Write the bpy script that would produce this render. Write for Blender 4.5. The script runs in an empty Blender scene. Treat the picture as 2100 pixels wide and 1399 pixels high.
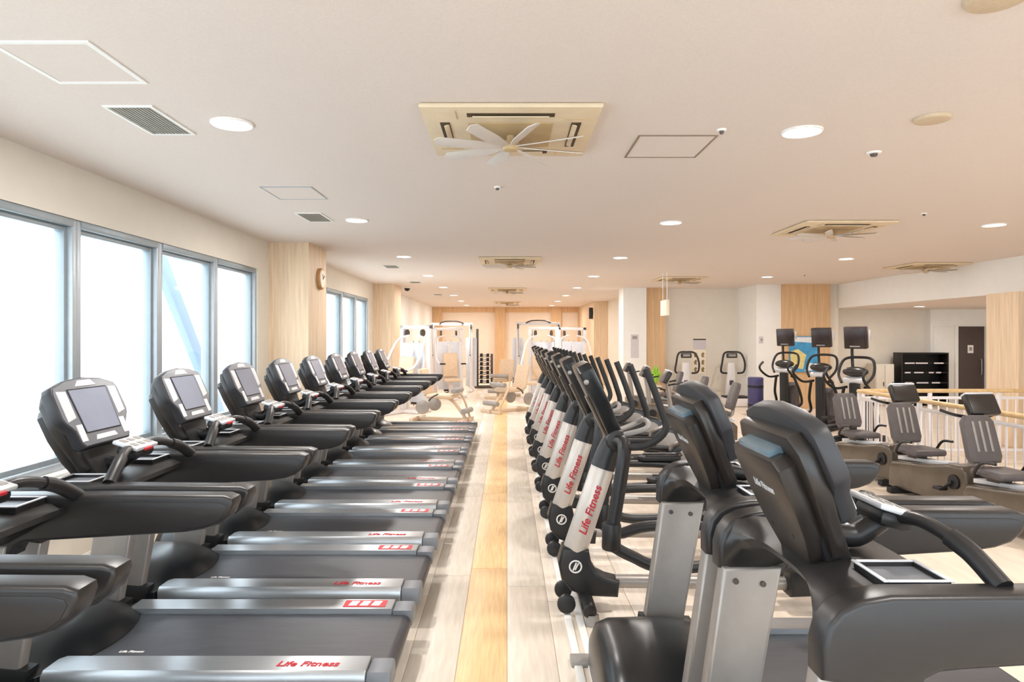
import bpy, bmesh, math, random
from mathutils import Vector, Matrix
random.seed(7)
PI = math.pi
scene = bpy.context.scene
col = scene.collection

# ------------------------------------------------------------------ camera, world, exposure
EYE = 1.70
FPX = 1400.0                       # focal length in pixels of the 2100 px wide frame
H = 2.94                           # ceiling height
WL = -3.15                         # window wall
cd = bpy.data.cameras.new('camera')
cd.sensor_width = 36.0
cd.lens = FPX / 2100.0 * 36.0
cd.shift_x = 10.0 / 2100.0
cd.shift_y = -9.5 / 2100.0
cd.clip_start = 0.05
cd.clip_end = 200
cam = bpy.data.objects.new('camera', cd)
cam.location = (0, 0, EYE)
cam.rotation_euler = (PI / 2, 0, 0)
col.objects.link(cam)
scene.camera = cam

WORLD_STRENGTH = 5.0
LAMP_W = 20.0
w = bpy.data.worlds.new('overcast_sky')
scene.world = w
w.use_nodes = True
bg = w.node_tree.nodes['Background']
bg.inputs[0].default_value = (0.84, 0.93, 1.0, 1)
bg.inputs[1].default_value = WORLD_STRENGTH

vs = scene.view_settings
vs.view_transform = 'Standard'
vs.look = 'None'
vs.gamma = 1.0
vs.use_curve_mapping = False
vs.exposure = 0.0
scene.cycles.use_denoising = True
scene.cycles.max_bounces = 10
scene.cycles.diffuse_bounces = 6
scene.cycles.transparent_max_bounces = 16
scene.cycles.sample_clamp_indirect = 6.0

# ------------------------------------------------------------------ materials
def lin(c):
    c = c / 255.0
    return c / 12.92 if c <= 0.04045 else ((c + 0.055) / 1.055) ** 2.4
def rgb(r, g, b):
    return (lin(r), lin(g), lin(b), 1)
MATS = {}
def mat(name, c, rough=0.5, metal=0.0, noise=0.06, nscale=14.0, bump=0.0, bscale=60.0, spec=0.5, coat=0.0, stretch=(1, 1, 1)):
    m = bpy.data.materials.new(name)
    m.use_nodes = True
    nt = m.node_tree
    b = nt.nodes['Principled BSDF']
    b.inputs['Roughness'].default_value = rough
    b.inputs['Metallic'].default_value = metal
    b.inputs['Specular IOR Level'].default_value = spec
    b.inputs['Coat Weight'].default_value = coat
    tc = nt.nodes.new('ShaderNodeTexCoord')
    mp = nt.nodes.new('ShaderNodeMapping')
    mp.inputs['Scale'].default_value = stretch
    nt.links.new(tc.outputs['Object'], mp.inputs['Vector'])
    n = nt.nodes.new('ShaderNodeTexNoise')
    n.inputs['Scale'].default_value = nscale
    n.inputs['Detail'].default_value = 4
    nt.links.new(mp.outputs[0], n.inputs['Vector'])
    r = nt.nodes.new('ShaderNodeValToRGB')
    lo = [max(0, v * (1 - noise)) for v in c[:3]] + [1]
    hi = [min(1, v * (1 + noise)) for v in c[:3]] + [1]
    r.color_ramp.elements[0].position = 0.3
    r.color_ramp.elements[1].position = 0.7
    r.color_ramp.elements[0].color = lo
    r.color_ramp.elements[1].color = hi
    nt.links.new(n.outputs['Fac'], r.inputs['Fac'])
    nt.links.new(r.outputs['Color'], b.inputs['Base Color'])
    if bump > 0:
        n2 = nt.nodes.new('ShaderNodeTexNoise')
        n2.inputs['Scale'].default_value = bscale
        n2.inputs['Detail'].default_value = 3
        nt.links.new(mp.outputs[0], n2.inputs['Vector'])
        bp = nt.nodes.new('ShaderNodeBump')
        bp.inputs['Strength'].default_value = bump
        bp.inputs['Distance'].default_value = 0.004
        nt.links.new(n2.outputs['Fac'], bp.inputs['Height'])
        nt.links.new(bp.outputs['Normal'], b.inputs['Normal'])
    MATS[name] = m
    return m
def emit(name, c, strength):
    m = bpy.data.materials.new(name)
    m.use_nodes = True
    b = m.node_tree.nodes['Principled BSDF']
    b.inputs['Base Color'].default_value = c
    b.inputs['Emission Color'].default_value = c
    b.inputs['Emission Strength'].default_value = strength
    MATS[name] = m
    return m

mat('ceiling_paint', rgb(224, 213, 205), 0.9, noise=0.03, nscale=90, bump=0.25, bscale=220)
mat('wall_cream', rgb(226, 219, 207), 0.85, noise=0.02, nscale=5)
mat('wall_white', rgb(238, 237, 233), 0.85, noise=0.015, nscale=5)
mat('wall_pink', rgb(236, 222, 206), 0.85, noise=0.02, nscale=4)
mat('wood_veneer', rgb(222, 198, 168), 0.55, noise=0.13, nscale=3.0, stretch=(9, 9, 0.5))
mat('wood_dark_veneer', rgb(212, 176, 134), 0.55, noise=0.12, nscale=3.0, stretch=(9, 9, 0.5))
mat('handrail_wood', rgb(216, 184, 134), 0.4, noise=0.12, nscale=6, stretch=(3, 3, 3))
mat('floor_base', rgb(227, 212, 194), 0.42, noise=0.10, nscale=2.2, stretch=(5, 0.8, 1))
mat('plank_pale', rgb(232, 220, 205), 0.40, noise=0.10, nscale=5, stretch=(7, 0.7, 1))
mat('plank_grey', rgb(222, 212, 198), 0.40, noise=0.10, nscale=5, stretch=(7, 0.7, 1))
mat('plank_honey', rgb(236, 198, 146), 0.40, noise=0.14, nscale=6, stretch=(9, 0.6, 1))
mat('aluminium', rgb(176, 184, 190), 0.4, metal=0.35, noise=0.03)
mat('aluminium_dark', rgb(150, 160, 166), 0.45, metal=0.3, noise=0.03)
mat('white_paint', rgb(240, 239, 235), 0.6, noise=0.02)
mat('black_plastic', rgb(28, 27, 28), 0.42, noise=0.12, nscale=30)
mat('soft_black', rgb(26, 25, 26), 0.6, noise=0.12, nscale=30)
mat('charcoal', rgb(38, 36, 36), 0.36, noise=0.06, nscale=20, bump=0.06, bscale=400)
mat('charcoal_panel', rgb(30, 27, 27), 0.42, noise=0.06, nscale=20, bump=0.06, bscale=400)
mat('hood_plastic', rgb(30, 32, 34), 0.28, noise=0.08, nscale=10)
mat('console_grey', rgb(112, 114, 120), 0.42, noise=0.04)
mat('console_body', rgb(46, 46, 49), 0.45, noise=0.05)
mat('console_back', rgb(40, 35, 32), 0.33, noise=0.08, nscale=12)
mat('vent_blue_reflection', rgb(96, 118, 130), 0.25, noise=0.05)  # blue of a reflection, painted into the vent strip's colour
mat('silver_panel', rgb(214, 216, 220), 0.35, metal=0.25, noise=0.03)
mat('screen_glass', rgb(140, 146, 162), 0.12, noise=0.05, nscale=6)
mat('screen_dark', rgb(48, 38, 38), 0.3, noise=0.08)
mat('silver_paint', rgb(162, 155, 149), 0.38, metal=0.45, noise=0.04)
mat('silver_rail', rgb(172, 175, 178), 0.28, metal=0.7, noise=0.04, nscale=8, stretch=(1, 12, 1))
mat('rail_cap', rgb(112, 116, 122), 0.4, noise=0.05)
mat('belt_rubber', rgb(58, 58, 63), 0.38, noise=0.16, nscale=9, stretch=(0.6, 4, 1), bump=0.15, bscale=500)
mat('red_print', rgb(196, 40, 52), 0.5, noise=0.05)
mat('white_print', rgb(240, 236, 234), 0.5, noise=0.03)
mat('tube_silver', rgb(204, 196, 188), 0.35, metal=0.3, noise=0.03)
mat('grey_plastic', rgb(150, 146, 142), 0.45, noise=0.05)
mat('bike_brown', rgb(92, 82, 70), 0.22, noise=0.18, nscale=4)
mat('bike_seat', rgb(88, 82, 82), 0.5, noise=0.08, nscale=18)
mat('white_metal', rgb(228, 224, 224), 0.4, metal=0.1, noise=0.03)
mat('tan_pad', rgb(212, 188, 160), 0.55, noise=0.06)
mat('steel_dark', rgb(84, 78, 76), 0.4, metal=0.5, noise=0.08)
mat('shroud', rgb(214, 218, 228), 0.25, noise=0.04)
mat('cassette_cream', rgb(222, 203, 172), 0.6, noise=0.03)
mat('cassette_tan', rgb(190, 164, 122), 0.6, noise=0.06)
mat('slot_dark', rgb(74, 56, 34), 0.7, noise=0.1)
mat('fan_blade', rgb(206, 198, 190), 0.4, noise=0.03)
mat('vent_grey', rgb(150, 146, 138), 0.6, noise=0.15, nscale=60)
mat('hatch_brown', rgb(140, 122, 104), 0.6, noise=0.05)
mat('speaker_tan', rgb(204, 184, 156), 0.7, noise=0.06, nscale=80)
mat('door_brown', rgb(78, 66, 62), 0.5, noise=0.08, nscale=6, stretch=(6, 6, 0.6))
mat('cabinet_black', rgb(20, 16, 16), 0.45, noise=0.15)
mat('cabinet_beige', rgb(214, 206, 192), 0.6, noise=0.03)
mat('poster_blue', rgb(66, 150, 200), 0.5, noise=0.3, nscale=5)
mat('poster_yellow', rgb(222, 208, 140), 0.5, noise=0.15)
mat('poster_white', rgb(226, 232, 236), 0.5, noise=0.05)
mat('poster_lilac', rgb(206, 200, 204), 0.5, noise=0.04)
mat('poster_brown', rgb(140, 118, 76), 0.5, noise=0.2)
mat('navy', rgb(66, 62, 104), 0.6, noise=0.12)
mat('lime', rgb(160, 214, 70), 0.5, noise=0.2)
mat('clock_wood', rgb(186, 140, 92), 0.5, noise=0.1)
mat('clock_face', rgb(244, 232, 212), 0.5, noise=0.02)
mat('outdoor_steel', rgb(122, 142, 166), 0.6, noise=0.03)
mat('cable_black', rgb(58, 48, 40), 0.6, noise=0.1)
emit('lamp_glow', (1.0, 0.95, 0.88, 1), 22.0)
def glass_mat():
    m = bpy.data.materials.new('window_glass')
    m.use_nodes = True
    nt = m.node_tree
    nt.nodes.remove(nt.nodes['Principled BSDF'])
    o = nt.nodes['Material Output']
    t = nt.nodes.new('ShaderNodeBsdfTransparent')
    t.inputs[0].default_value = (0.97, 0.99, 1, 1)
    g = nt.nodes.new('ShaderNodeBsdfGlossy')
    g.inputs['Roughness'].default_value = 0.03
    lw = nt.nodes.new('ShaderNodeLayerWeight')
    lw.inputs['Blend'].default_value = 0.5
    f0 = nt.nodes.new('ShaderNodeMath')
    f0.operation = 'POWER'
    f0.inputs[1].default_value = 5.0
    nt.links.new(lw.outputs['Facing'], f0.inputs[0])
    f = nt.nodes.new('ShaderNodeMath')
    f.operation = 'MULTIPLY_ADD'
    f.inputs[1].default_value = 0.6
    f.inputs[2].default_value = 0.03
    nt.links.new(f0.outputs[0], f.inputs[0])
    mx = nt.nodes.new('ShaderNodeMixShader')
    nt.links.new(f.outputs[0], mx.inputs[0])
    nt.links.new(t.outputs[0], mx.inputs[1])
    nt.links.new(g.outputs[0], mx.inputs[2])
    nt.links.new(mx.outputs[0], o.inputs[0])
    MATS['window_glass'] = m
glass_mat()

# ------------------------------------------------------------------ mesh helpers
def catmull(pts, k=6):
    P = [Vector(p) for p in pts]
    if len(P) < 3:
        return P
    out = []
    n = len(P)
    for i in range(n - 1):
        p0 = P[max(i - 1, 0)]; p1 = P[i]; p2 = P[i + 1]; p3 = P[min(i + 2, n - 1)]
        for j in range(k):
            t = j / k
            out.append(0.5 * ((2 * p1) + (-p0 + p2) * t + (2 * p0 - 5 * p1 + 4 * p2 - p3) * t * t + (-p0 + 3 * p1 - 3 * p2 + p3) * t ** 3))
    out.append(P[-1])
    return out

class MB:
    def __init__(s):
        s.bm = bmesh.new()
    def _merge(s, t):
        me = bpy.data.meshes.new('tmp')
        t.to_mesh(me)
        t.free()
        s.bm.from_mesh(me)
        bpy.data.meshes.remove(me)
        return s
    def prism(s, pts, o=(0, 0, 0), ax=(1, 0, 0), ay=(0, 0, 1), an=(0, 1, 0), h0=0.0, h1=0.1, bevel=0.0, seg=2):
        t = bmesh.new()
        o = Vector(o); ax = Vector(ax); ay = Vector(ay); an = Vector(an)
        a = [t.verts.new(o + ax * p[0] + ay * p[1] + an * h0) for p in pts]
        b = [t.verts.new(o + ax * p[0] + ay * p[1] + an * h1) for p in pts]
        n = len(pts)
        t.faces.new(a); t.faces.new(list(reversed(b)))
        for i in range(n):
            t.faces.new((a[i], b[i], b[(i + 1) % n], a[(i + 1) % n]))
        bmesh.ops.recalc_face_normals(t, faces=t.faces)
        if bevel > 0:
            cap = [e for e in t.edges if (e.verts[0] in a and e.verts[1] in a) or (e.verts[0] in b and e.verts[1] in b)]
            bmesh.ops.bevel(t, geom=cap, offset=bevel, segments=seg, profile=0.5, affect='EDGES', clamp_overlap=True)
        return s._merge(t)
    def box(s, c, size, bevel=0.0, rot=None, seg=2):
        t = bmesh.new()
        bmesh.ops.create_cube(t, size=1)
        for v in t.verts:
            v.co = Vector((v.co.x * size[0], v.co.y * size[1], v.co.z * size[2]))
        if bevel > 0:
            bmesh.ops.bevel(t, geom=list(t.edges), offset=min(bevel, min(size) * 0.45), segments=seg, profile=0.5, affect='EDGES', clamp_overlap=True)
        M = rot.to_4x4() if rot is not None else Matrix()
        bmesh.ops.transform(t, matrix=Matrix.Translation(Vector(c)) @ M, verts=t.verts)
        return s._merge(t)
    def bx(s, x0, x1, y0, y1, z0, z1, bevel=0.0):
        return s.box(((x0 + x1) / 2, (y0 + y1) / 2, (z0 + z1) / 2), (abs(x1 - x0), abs(y1 - y0), abs(z1 - z0)), bevel)
    def cyl(s, p0, p1, r0, r1=None, seg=16, bevel=0.0):
        r1 = r0 if r1 is None else r1
        p0 = Vector(p0); p1 = Vector(p1)
        d = p1 - p0
        t = bmesh.new()
        bmesh.ops.create_cone(t, cap_ends=True, segments=seg, radius1=r0, radius2=r1, depth=d.length)
        if bevel > 0:
            cap = [e for e in t.edges if abs(e.verts[0].co.z - e.verts[1].co.z) < 1e-6]
            bmesh.ops.bevel(t, geom=cap, offset=bevel, segments=2, profile=0.5, affect='EDGES', clamp_overlap=True)
        q = Vector((0, 0, 1)).rotation_difference(d.normalized())
        bmesh.ops.transform(t, matrix=Matrix.Translation((p0 + p1) / 2) @ q.to_matrix().to_4x4(), verts=t.verts)
        return s._merge(t)
    def ball(s, c, r, sc=(1, 1, 1), seg=14):
        t = bmesh.new()
        bmesh.ops.create_uvsphere(t, u_segments=seg, v_segments=max(6, seg // 2), radius=r)
        for v in t.verts:
            v.co = Vector((v.co.x * sc[0] + c[0], v.co.y * sc[1] + c[1], v.co.z * sc[2] + c[2]))
        return s._merge(t)
    def tube(s, pts, r, seg=8, smooth=5, closed=False):
        if closed:
            P = catmull([pts[-1]] + list(pts) + [pts[0], pts[1]], smooth)
            P = P[smooth:-smooth]
            P = P[:-1]
        else:
            P = catmull(pts, smooth) if smooth > 1 else [Vector(p) for p in pts]
        n = len(P)
        rr = r if isinstance(r, (list, tuple)) else None
        t = bmesh.new()
        rings = []
        up = Vector((0.31, 0.17, 0.93)).normalized()
        nrm = None
        for i in range(n):
            if closed:
                d = P[(i + 1) % n] - P[i - 1]
            else:
                d = P[min(i + 1, n - 1)] - P[max(i - 1, 0)]
            d = d.normalized() if d.length > 1e-9 else Vector((0, 0, 1))
            if nrm is None:
                nrm = d.cross(up)
                if nrm.length < 0.05:
                    nrm = d.cross(Vector((1, 0, 0)))
            nrm = (nrm - d * nrm.dot(d)).normalized()
            bi = d.cross(nrm)
            ri = r if rr is None else rr[0] + (rr[1] - rr[0]) * i / max(1, n - 1)
            rings.append([t.verts.new(P[i] + (nrm * math.cos(2 * PI * k / seg) + bi * math.sin(2 * PI * k / seg)) * ri) for k in range(seg)])
        m = n if closed else n - 1
        for i in range(m):
            A = rings[i]; B = rings[(i + 1) % n]
            for k in range(seg):
                t.faces.new((A[k], A[(k + 1) % seg], B[(k + 1) % seg], B[k]))
        if not closed:
            t.faces.new(list(reversed(rings[0]))); t.faces.new(rings[-1])
        bmesh.ops.recalc_face_normals(t, faces=t.faces)
        return s._merge(t)
    def loft(s, rings):
        t = bmesh.new()
        R = [[t.verts.new(p) for p in ring] for ring in rings]
        n = len(R[0])
        for A, B in zip(R, R[1:]):
            for k in range(n):
                t.faces.new((A[k], A[(k + 1) % n], B[(k + 1) % n], B[k]))
        t.faces.new(list(reversed(R[0]))); t.faces.new(R[-1])
        bmesh.ops.recalc_face_normals(t, faces=t.faces)
        return s._merge(t)
    def build(s, name, m, parent=None, angle=38, loc=None):
        me = bpy.data.meshes.new(name)
        s.bm.to_mesh(me)
        s.bm.free()
        me.shade_smooth()
        me.set_sharp_from_angle(angle=math.radians(angle))
        return link(name, me, m, parent, loc)
def link(name, me, m, parent=None, loc=None):
    if m is not None and len(me.materials) == 0:
        me.materials.append(MATS[m])
    o = bpy.data.objects.new(name, me)
    col.objects.link(o)
    if parent is not None:
        o.parent = parent
    if loc is not None:
        o.location = loc
    return o
def tag(o, label=None, cat=None, group=None, kind=None):
    if label: o['label'] = label
    if cat: o['category'] = cat
    if group: o['group'] = group
    if kind: o['kind'] = kind
    return o
def thing(name, label, cat, loc=(0, 0, 0), group=None, rz=0.0):
    o = bpy.data.objects.new(name, None)
    o.empty_display_size = 0.1
    col.objects.link(o)
    o.location = loc
    o.rotation_euler = (0, 0, rz)
    return tag(o, label, cat, group)
def copy_tree(o, parent=None):
    c = o.copy()
    col.objects.link(c)
    c.parent = parent
    for ch in list(o.children):
        copy_tree(ch, c)
    return c
def struct(name, mb, m, parent=None):
    o = mb.build(name, m, parent)
    o['kind'] = 'structure'
    return o
def text_mesh(txt, size, ext=0.0015, shear=0.0):
    cu = bpy.data.curves.new('print', 'FONT')
    cu.body = txt
    cu.size = size
    cu.extrude = ext
    cu.shear = shear
    cu.offset = size * 0.018
    cu.align_x = 'CENTER'
    cu.align_y = 'CENTER'
    cu.resolution_u = 3
    o = bpy.data.objects.new('print', cu)
    col.objects.link(o)
    dg = bpy.context.evaluated_depsgraph_get()
    me = bpy.data.meshes.new_from_object(o.evaluated_get(dg))
    bpy.data.objects.remove(o)
    me.materials.clear()
    return me
def orient(o, loc, ax, ay):
    ax = Vector(ax).normalized(); ay = Vector(ay).normalized()
    an = ax.cross(ay)
    M = Matrix((ax, ay, an)).transposed().to_4x4()
    o.matrix_local = Matrix.Translation(Vector(loc)) @ M
    return o
ORD = ['first', 'second', 'third', 'fourth', 'fifth', 'sixth', 'seventh', 'eighth', 'ninth', 'tenth', 'eleventh', 'twelfth']

# ------------------------------------------------------------------ the setting
D0, D1 = -2.4, 29.0               # depth range of the hall
XR = 13.4
fl = struct('floor', MB().bx(WL - 0.2, XR, D0, D1 + 0.2, -0.15, -0.006), 'floor_base')
# aisle planks: boards of their own with open joints
plank_me = {}
for key in ('plank_pale', 'plank_grey', 'plank_honey'):
    o = MB().bx(-0.128, 0.128, -1.195, 1.195, -0.012, 0.0, 0.0012).build('plank', key, fl)
    plank_me[key] = o.data
    bpy.data.objects.remove(o)
rr = random.Random(3)
for ci, x0 in enumerate([-0.78, -0.52, -0.26, 0.0, 0.26, 0.52, 0.78]):
    off = rr.uniform(-0.6, 0.6) if x0 != -0.26 else 0.2
    for j in range(12):
        key = 'plank_honey' if x0 == -0.26 else ('plank_grey' if (x0 in (-0.52, -0.78) or rr.random() < 0.25) else 'plank_pale')
        p = link('plank', plank_me[key], key, fl, (x0 + 0.13, 1.2 + off + 2.4 * j, 0))
struct('ceiling', MB().bx(WL - 0.2, 7.9, D0, D1 + 0.2, H, H + 0.12), 'ceiling_paint')
struct('ceiling_lower', MB().bx(8.0, XR, D0, 17.4, 2.38, 2.46), 'ceiling_paint')
struct('wall_soffit', MB().bx(7.9, 8.0, D0, 17.3, 2.38, H + 0.12), 'wall_white')

# window wall
SILL, WTOP = 0.75, 2.555
sections = [[-2.17 + 1.2 * i for i in range(10)], [10.75 + 1.19 * i for i in range(5)]]
wl = MB()
wl.bx(WL - 0.2, WL, D0, D1, 0, SILL - 0.05)
wl.bx(WL - 0.2, WL, D0, 16.1, WTOP, H)
wl.bx(WL - 0.2, WL, D0, -2.17, SILL - 0.05, WTOP)
wl.bx(WL - 0.2, WL, sections[0][-1], sections[1][0], SILL - 0.05, WTOP)
wl.bx(WL - 0.2, WL, sections[1][-1], 16.1, SILL - 0.05, WTOP)
struct('wall_left', wl, 'wall_cream')
struct('wall_left_far', MB().bx(WL - 0.2, WL, 16.1, D1, SILL - 0.05, H), 'wall_white')
nwin = 0
for sec in sections:
    for a, b in zip(sec, sec[1:]):
        nwin += 1
        f = MB()
        f.bx(WL - 0.16, WL - 0.02, a, a + 0.05, SILL, WTOP, 0.004)
        f.bx(WL - 0.16, WL - 0.02, b - 0.05, b, SILL, WTOP, 0.004)
        f.bx(WL - 0.16, WL - 0.02, a + 0.05, b - 0.05, SILL, SILL + 0.05, 0.004)
        win = struct('window_%d' % nwin, f, 'aluminium')
        MB().bx(WL - 0.17, WL - 0.01, a + 0.05, b - 0.05, WTOP - 0.055, WTOP - 0.001, 0.004).build('head_rail', 'aluminium_dark', win)
        s = MB()
        for y in (a + 0.05, b - 0.085):
            s.bx(WL - 0.13, WL - 0.06, y, y + 0.035, SILL + 0.05, WTOP - 0.055, 0.003)
        s.bx(WL - 0.13, WL - 0.06, a + 0.085, b - 0.085, SILL + 0.05, SILL + 0.085, 0.003)
        s.bx(WL - 0.13, WL - 0.06, a + 0.085, b - 0.085, WTOP - 0.09, WTOP - 0.055, 0.003)
        s.build('sash', 'aluminium_dark', win)
        MB().bx(WL - 0.10, WL - 0.09, a + 0.085, b - 0.085, SILL + 0.085, WTOP - 0.09).build('pane', 'window_glass', win)
    struct('trim_%d' % (1 + sections.index(sec)), MB().bx(WL - 0.18, WL + 0.06, sec[0], sec[-1], SILL - 0.05, SILL - 0.001, 0.008).bx(WL - 0.18, WL + 0.025, sec[0], sec[-1], SILL - 0.11, SILL - 0.051, 0.006), 'white_paint')
# steel brace of the building outside
br = MB()
for (p, q) in (((-5.2, 10.0, 3.1), (-5.2, 12.65, -0.1)), ((-5.2, 4.0, 1.35), (-5.2, 8.2, 1.35))):
    p = Vector(p); q = Vector(q)
    d = (q - p).normalized()
    br.box((p + q) / 2, (0.12, (q - p).length, 0.26), 0.01, rot=Vector((0, 1, 0)).rotation_difference(d).to_matrix())
    break
struct('exterior_brace', br, 'outdoor_steel')
struct('exterior_terrace', MB().bx(-9.0, WL - 0.2, D0, 18.0, -0.2, -0.05), 'wall_white')

# columns and the walls at the far end
struct('column_window_clock', MB().bx(WL, -2.62, 9.0, 9.88, 0, H), 'wood_veneer')
struct('column_window_far', MB().bx(WL, -2.66, 16.07, 17.1, 0, H), 'wood_veneer')
struct('wall_far', MB().bx(WL - 0.2, 4.2, D1, D1 + 0.2, 0, H), 'wall_pink')
for i, (a, b) in enumerate([(-3.14, -2.75), (-0.52, -0.08), (1.86, 2.28), (3.0, 3.05)]):
    struct('column_far_%d' % (i + 1), MB().bx(a, b, D1 - 0.18, D1, 0, H), 'wood_dark_veneer')
struct('trim_far', MB().bx(WL, 3.05, D1 - 0.1, D1, H - 0.22, H), 'wood_dark_veneer')
struct('wall_right_far', MB().bx(3.05, 4.2, 24.0, D1, 0, H), 'wood_veneer')
struct('column_white', MB().bx(2.96, 3.55, 17.4, 18.1, 0, H), 'wall_white')
struct('wall_right_inner', MB().bx(3.55, 3.7, 18.1, 24.0, 0, H), 'wall_cream')
struct('column_wood_slim', MB().bx(3.55, 4.06, 17.5, 18.0, 0, H), 'wood_dark_veneer')
struct('wall_right_back', MB().bx(4.06, 6.6, 17.7, 17.9, 0, H), 'wall_cream')
struct('wall_right_white', MB().bx(5.97, 6.56, 16.35, 17.7, 0, H), 'wall_white')
struct('column_wood_wide', MB().bx(6.56, 7.67, 16.2, 17.7, 0, H), 'wood_dark_veneer')
struct('wall_right_return', MB().bx(7.67, 7.93, 16.35, 17.7, 0, H), 'wall_cream')
struct('wall_lobby_back', MB().bx(7.93, XR, 17.3, 17.5, 0, 2.38), 'wall_cream')
struct('wall_lobby_white', MB().bx(10.6, 11.2, 17.1, 17.3, 0, 2.38).bx(11.2, 12.06, 17.1, 17.3, 1.98, 2.38).bx(12.06, XR, 17.1, 17.3, 0, 2.38), 'wall_white')
struct('column_wood_lobby', MB().bx(7.72, 8.5, 10.3, 11.0, 0, 2.38), 'wood_veneer')
struct('wall_right', MB().bx(XR, XR + 0.2, D0, 17.5, 0, 2.46), 'wall_cream')
struct('baseboard_left', MB().bx(WL, WL + 0.012, D0, 9.0, 0, 0.08).bx(WL, WL + 0.012, 9.88, 16.07, 0, 0.08), 'white_paint')
# unseen glazed front behind the camera, added to let in fill light
wb = MB()
wb.bx(WL - 0.2, XR, D0 - 0.2, D0, 0, 0.3).bx(WL - 0.2, XR, D0 - 0.2, D0, 2.75, H)
for x in (WL - 0.2, 0.0, 3.2, 6.4, 9.6, XR - 0.25):
    wb.bx(x, x + 0.2, D0 - 0.2, D0, 0.3, 2.75)
struct('wall_back_fill', wb, 'wall_cream')
for i, (a, b) in enumerate([(WL, 0.0), (0.2, 3.2), (3.4, 6.4), (6.6, 9.6), (9.8, XR - 0.25)]):
    f = MB().bx(a, a + 0.06, D0 - 0.15, D0 - 0.05, 0.3, 2.75).bx(b - 0.06, b, D0 - 0.15, D0 - 0.05, 0.3, 2.75)
    f.bx(a + 0.06, b - 0.06, D0 - 0.15, D0 - 0.05, 0.3, 0.36).bx(a + 0.06, b - 0.06, D0 - 0.15, D0 - 0.05, 2.69, 2.75)
    win = struct('window_%d' % (nwin + 1 + i), f, 'aluminium')  # unseen window, added for fill light from behind
    MB().bx(a + 0.06, b - 0.06, D0 - 0.105, D0 - 0.095, 0.36, 2.69).build('pane', 'window_glass', win)

# door in the lobby
dr = struct('door_1', MB().bx(11.28, 11.98, 17.14, 17.2, 0.01, 1.95, 0.004), 'door_brown')
MB().bx(11.2, 11.28, 17.06, 17.2, 0, 1.98, 0.004).bx(11.98, 12.06, 17.06, 17.2, 0, 1.98, 0.004).bx(11.28, 11.98, 17.06, 17.2, 1.95, 1.98, 0.004).build('door_frame', 'wall_white', dr)
MB().bx(11.56, 11.70, 17.13, 17.14, 1.28, 1.48).build('door_notice', 'white_print', dr)
MB().bx(11.59, 11.67, 17.127, 17.13, 1.34, 1.43).build('notice_picture', 'grey_plastic', dr)
MB().tube([(11.88, 17.14, 0.75), (11.88, 17.09, 0.78), (11.88, 17.09, 1.1), (11.88, 17.14, 1.13)], 0.012).build('door_handle', 'silver_rail', dr)
dr2 = struct('door_2', MB().bx(10.68, 11.16, 17.08, 17.1, 0.01, 1.95, 0.004), 'white_paint')

# ------------------------------------------------------------------ treadmill
CT = Vector((-0.14, 0, 0.32)).normalized()
CN = Vector((0.32, 0, 0.14)).normalized()
CO = Vector((0.66, 0, 1.175))
def cpt(v, s, n=0.0):
    return CO + CT * s + CN * n + Vector((0, v, 0))
ARM = [(.385, .84), (.385, .92), (.40, .975), (.43, 1.015), (.48, 1.04), (.56, 1.053), (1.0, 1.056), (1.49, 1.052), (1.525, 1.04), (1.53, 1.02), (1.51, .97), (1.47, .935), (1.41, .915), (1.33, .903), (.74, .868), (.68, .862), (.645, .845), (.63, .82), (.626, .805), (.5, .82)]
ARMP = [(.66, .875), (.66, 1.03), (1.46, 1.028), (1.495, 1.02), (1.505, 1.005), (1.485, .965), (1.45, .94), (1.39, .922)]
TXT_RED = text_mesh('Life Fitness', 0.062, 0.001, 0.2)
TXT_WHITE = text_mesh('Life Fitness', 0.026, 0.0008, 0.2)
TXT_BACK = text_mesh('Life Fitness', 0.036, 0.0008, 0.2)
TXT_TUBE = text_mesh('Life Fitness', 0.07, 0.001, 0.2)

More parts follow.
